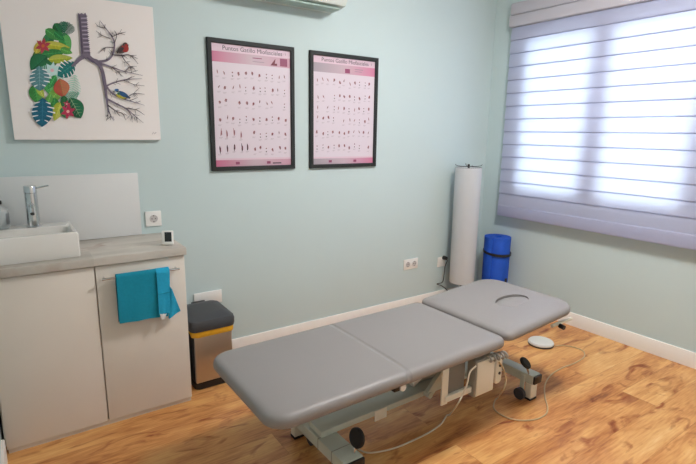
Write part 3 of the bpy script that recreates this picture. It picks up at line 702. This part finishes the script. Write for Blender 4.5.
# ------------------------------------------------------------------ treatment table
TH = .015; TC = Vector((-2.256, -1.242, 0))
TM = Matrix.Translation(TC) @ Matrix.Rotation(TH, 4, 'Z')
tt = thing('treatment_table', 'grey padded physiotherapy couch with raised head section in the middle of the room', 'treatment table', (TC.x, TC.y, 0))
def pad(cx, cy, hx, hy, rc, z0, z1, crown=.004, sag=0):
    h = z1-z0; rings = []
    for ins, z in ((.020, z0), (.006, z0+.006), (.001, z0+.015), (0, z0+h*.45), (.002, z1-.018), (.008, z1-.009), (.018, z1-.003), (.034, z1), (.07, z1+crown*.5), (.13, z1+crown*.8), (.2, z1+crown), (.28, z1+crown)):
        rings.append(rr(cx, cy, hx-ins, hy-ins, [max(q-ins*.8, .02) for q in rc], z, 8))
    return MB().loft(rings)
mp_ = pad(.002, 0, .643, .320, (.045, .088, .088, .045), .442, .500)
for v in mp_.bm.verts:
    pass
mpo = mp_.xf(TM).build('main_cushion', PADSEAM, tt)
# seam where the two sections of the long cushion meet
hp = pad(0, 0, .3175, .320, (.125, .05, .05, .12), 0, .053)
HMx = TM @ Matrix.Translation((.649, 0, .458)) @ Matrix.Rotation(-.062, 4, 'Y') @ Matrix.Translation((.3175, 0, 0))
cut = MB(); hx_, hy_ = .060, -.060   # face hole in head-cushion space
cut.loft([[(hx_+.118*math.cos(2*PI*k/40), hy_+.072*math.sin(2*PI*k/40), z) for k in range(40)] for z in (.020, .09)])
cuto = cut.build('cutter', PADM); hpo_ = hp.build('head_tmp', PADM)
bo = hpo_.modifiers.new('b', 'BOOLEAN'); bo.object = cuto; bo.operation = 'DIFFERENCE'; bo.solver = 'EXACT'
dg = bpy.context.evaluated_depsgraph_get(); me = bpy.data.meshes.new_from_object(hpo_.evaluated_get(dg))
hm = MB(); hm.bm.from_mesh(me); hco = hm.xf(HMx)
bpy.data.objects.remove(cuto); bpy.data.objects.remove(hpo_)
hco = hm.build('head_cushion', PADM, tt)
pl = MB(); pl.loft([[(hx_-.0035+(.1165-i_)*math.cos(2*PI*k/48), hy_-.0055+(.0705-i_*.9)*math.sin(2*PI*k/48), z + (fz*(-math.cos(2*PI*k/48)*.0035-math.sin(2*PI*k/48)*.0055))) for k in range(48)] for i_, z, fz in ((.0, .021, 0), (.0, .0495, 1), (.003, .0522, 1), (.010, .0542, .8), (.03, .0560, .4), (.05, .0568, .1))])
tag(pl.xf(HMx).build('face_hole_plug', PADM, hco), 'padded plug sunk in the face hole')
def P_(name, mb, m_, parent=tt): return mb.xf(TM).build(name, m_, parent)
# upper frame
for s_ in (-1, 1):
    P_('upper_rail', MB().box(-.56, s_*.20-.02, .405, .62, s_*.20+.02, .4405, .004), FRAMEM)
P_('upper_crossbar', MB().box(-.52, -.179, .408, -.48, .179, .4405, .003), FRAMEM)
P_('upper_crossbar', MB().box(.56, -.179, .408, .60, .179, .438, .003), FRAMEM)
# bases
def base_beam(xc, half, yf, yb, zt, kc, kr, kax, kb):
    bmn = MB().box(xc-half, yf, zt-.055, xc+half, yb, zt, .005).xf(TM).build('base_beam', FRAMEM, tt)
    for y, s_ in ((yf, -1), (yb, 1)):
        MB().box(xc-half+.004, y, zt-.052, xc+half+.001, y+s_*.012, zt-.004, .004).xf(TM).build('end_cap', BLACKP, bmn)
        MB().box(xc-half+.002, y-s_*.004, .012, xc+half-.012, y-s_*.044, zt-.056, .003).xf(TM).build('foot_post', FRAMEW, bmn)
        MB().box(xc-half, y-s_*.002, 0, xc+half-.010, y-s_*.046, .0115, .003).xf(TM).build('rubber_foot', BLACKR, bmn)
        wy = y-s_*.055; wx = xc-half-.028 if xc > 0 else xc
        if xc < 0: wy = y-s_*.12
        MB().cyl((wx-.010, wy, .0345), (wx+.012, wy, .0345), .033, seg=28).xf(TM).build('castor_wheel', DGREYP, bmn)
        MB().box(wx+.014, wy-.014, .03, wx+.020, wy+.014, zt-.01 if xc > 0 else zt-.0555, .002).xf(TM).build('castor_bracket', FRAMEM, bmn)
        k_ = Vector(kc); b_ = Vector(kb)
        if s_ == 1: k_.y = 2*(yf+yb)/2-k_.y; b_.y = 2*(yf+yb)/2-b_.y
        MB().cyl(b_, k_, .006, seg=12).xf(TM).build('knob_pin', CHROME, bmn)
        ax = Vector(kax).normalized(); qt = ax.to_track_quat('Z', 'Y')
        MB().loft([[k_+qt @ Vector((r*math.cos(2*PI*k/32), r*math.sin(2*PI*k/32), h)) for k in range(32)] for r, h in ((kr-.006, -.010), (kr, -.005), (kr, .005), (kr-.006, .010))]).xf(TM).build('knob', BLACKR, bmn)
    return bmn
lbm = base_beam(-.225, .050, -.232, .232, .130, (-.183, -.195, .194), .043, (-.95, -.1, .25), (-.200, -.200, .131))
for y in (-.14, -.03): MB().box(-.2765, y, .074, -.1735, y+.004, .1312, .0005).xf(TM).build('clamp_band', mat('band_grey', (150, 150, 138), .4), lbm)
base_beam(1.030, .036, -.255, .255, .155, (.960, -.223, .232), .036, (.25, -.6, .75), (1.000, -.225, .156))
P_('base_spine', MB().box(-.262, -.036, .1315, 1.00, .076, .162, .004), FRAMEM)
P_('spine_plate', MB().box(.040, -.0365, .105, .115, -.0405, .160, .001), FRAMEW)
# lift arms
def arm(mb, a, b, w_, h_):
    a, b = Vector(a), Vector(b); d_ = (b-a).normalized(); n_ = Vector((0, 1, 0)); u_ = d_.cross(n_)
    mb.loft([[p+n_*s1*w_/2+u_*s2*h_/2 for s1, s2 in ((1, 1), (-1, 1), (-1, -1), (1, -1))] for p in (a, b)]); return mb
for y in (-.075, .115):
    m_ = arm(MB(), (.36, y, .165), (.60, y, .395), .022, .045); m_.cyl((.36, y-.018, .165), (.36, y+.018, .165), .016, seg=16); m_.cyl((.60, y-.018, .395), (.60, y+.018, .395), .016, seg=16); P_('lift_arm', m_, FRAMEM)
    m_ = arm(MB(), (.66, y, .165), (.86, y, .395), .022, .045); P_('lift_arm', m_, FRAMEM)
ml = MB(); ml.cyl((.32, .02, .20), (.50, .02, .30), .030, seg=20); ml.cyl((.50, .02, .30), (.62, .02, .365), .016, seg=16); P_('lift_motor', ml, WHITEP)
P_('column_housing', MB().box(.37, .030, .165, .62, .075, .405, .01), mat('housing_grey', (150, 146, 134), .5))
# control gear hung from the near rail
def W_(name, mb, m_, parent=tt): return mb.build(name, m_, parent)
YB = -1.50
a = at(442.5, 372, 1, YB); bq = at(449.5, 402, 1, YB); cq = at(472, 391, 1, YB)
W_('hanging_plate', MB().box(a.x, YB-.004, bq.z, a.x+.040, YB+.004, .425, .001), FRAMEW)
W_('hanging_bracket', MB().box(a.x+.02, YB-.012, bq.z+.012, cq.x+.03, YB+.012, bq.z+.042, .003), FRAMEW)
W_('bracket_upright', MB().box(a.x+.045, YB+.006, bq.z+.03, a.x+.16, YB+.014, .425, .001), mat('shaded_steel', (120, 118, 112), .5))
a = at(476.5, 362, 1, YB-.03); bq = at(492, 390.5, 1, YB-.03)
cb = W_('control_box', MB().box(a.x, YB-.030, bq.z, bq.x, YB+.025, a.z, .006, seg=3), mat('grey_box_plastic', (150, 146, 134), .45))
W_('box_cover', MB().box(a.x+.006, YB-.036, bq.z+.008, bq.x-.002, YB-.0305, a.z-.006, .002), FRAMEW, cb)
W_('box_hanger', MB().box(a.x+.01, YB-.01, a.z+.0005, bq.x-.01, YB+.01, .4405, .001), mat('hanger_grey', (130, 127, 118), .5), cb)
kb = at(403.5, 388, 1, -1.52); kn = MB().cyl((kb.x, -1.52, kb.z), (kb.x, -1.50, kb.z), .016, seg=20); W_('adjustment_knob', kn, WHITEP)
W_('knob_mount', MB().box(kb.x-.045, -1.515, kb.z-.012, kb.x-.015, -1.49, kb.z+.04, .003), BLACKP)
# rod under the head end
ra_, rb_ = at(552, 326, 1, -1.50), at(571, 318.5, 1, -1.50)
W_('head_lever', MB().cyl(ra_, rb_, .010, seg=16), FRAMEW)
kq = at(559.5, 325.5, 1, -1.515)
W_('lever_tip', MB().cyl(kq, kq+Vector((.0, -.03, -.004)), .013, seg=16), BLACKP)
P_('head_rail', MB().box(.6205, -.17, .425, 1.05, -.145, .455, .003), FRAMEM)
P_('head_rail', MB().box(.6205, .145, .425, 1.05, .17, .455, .003), FRAMEM)

# hand control hanging next to the box
hc = thing('hand_control', 'oval cream hand control hooked under the couch beside the control box', 'remote', tuple(at(503, 380, 1, YB)))
c0 = at(499, 371, 1, YB-.016)
hb2 = MB(); n_ = 32
def cap_ring(r, hh, y): 
    out = []
    for k in range(n_):
        a = 2*PI*k/n_; out.append((c0.x+r*math.cos(a), y, c0.z+(hh if math.sin(a) >= 0 else -hh)+r*math.sin(a)))
    return out
hb2.loft([cap_ring(.022, .045, YB+.012), cap_ring(.027, .045, YB+.006), cap_ring(.027, .045, YB-.010), cap_ring(.022, .045, YB-.016)])
hb2.build('housing', FRAMEW, hc)
for dz in (.03, -.012):
    MB().cyl((c0.x+.004, YB-.0165, c0.z+dz), (c0.x+.004, YB-.019, c0.z+dz), .008, seg=14).build('button', BLACKP, hc)
coil = MB(); pts = []
for k in range(90):
    t_ = k/89; a = 2*PI*5*t_; q0, q1 = at(487, 359, 1, -1.535), at(507, 354, 1, -1.53); q = q0.lerp(q1, t_)
    pts.append((q.x+.004*math.cos(a), q.y+.018*math.cos(a), q.z+.016*math.sin(a)))
coil.tube(pts, .0052, 8); coil.build('coiled_lead', mat('grey_cable', (168, 164, 156), .5), hc)

# foot pedal with cable
fp_c = at(541, 341.5, 2, .022)
fp = thing('foot_pedal', 'round light grey foot pedal on the floor beyond the table', 'foot pedal', (fp_c.x, fp_c.y, 0))
MB().lathe([(.084, 0), (.088, .006), (.088, .012)], (fp_c.x, fp_c.y), 44).build('base', DGREYP, fp)
MB().lathe([(.087, .0125), (.088, .020), (.082, .029), (.06, .032)], (fp_c.x, fp_c.y), 44).build('press_plate', mat('pale_grey_plastic', (214, 214, 208), .4), fp)
def floorpts(L_, z=.005): return [at(x, y, 2, z) for x, y in L_]
pc = MB().tube(floor_clamp(smooth_path([(fp_c.x+.04, fp_c.y-.085, .010)] + floorpts([(562, 345.5), (573, 347), (583, 351), (584, 357), (575, 363), (562, 368), (551, 375), (545, 385), (545, 397), (547.5, 407), (546, 414), (537, 419), (522, 420.5), (508, 418), (497, 412), (493.5, 406), (497, 399)]) + [at(503, 390, 1, -1.52), at(506, 380, 1, -1.53), at(503, 368, 1, -1.525), at(499, 362, 1, -1.52)])), .0040, 8)
tag(pc.build('pedal_cable', mat('tan_cable', (196, 172, 134), .5)), 'tan cable looping over the floor from foot pedal to couch', 'cable')
pc = MB().tube(floor_clamp(smooth_path([at(476, 366, 1, -1.545), at(470, 372, 1, -1.55), at(467, 384, 1, -1.555), at(462.5, 395, 1, -1.55), at(457, 405, 1, -1.535)] + floorpts([(449, 415.5), (441, 424), (430, 432), (412, 441), (395, 448), (378, 452), (366, 452.5), (358, 449)]))), .0040, 8)
tag(pc.build('mains_cable', CABLE), 'cream cable hanging from the control box and trailing towards the foot end', 'cable')
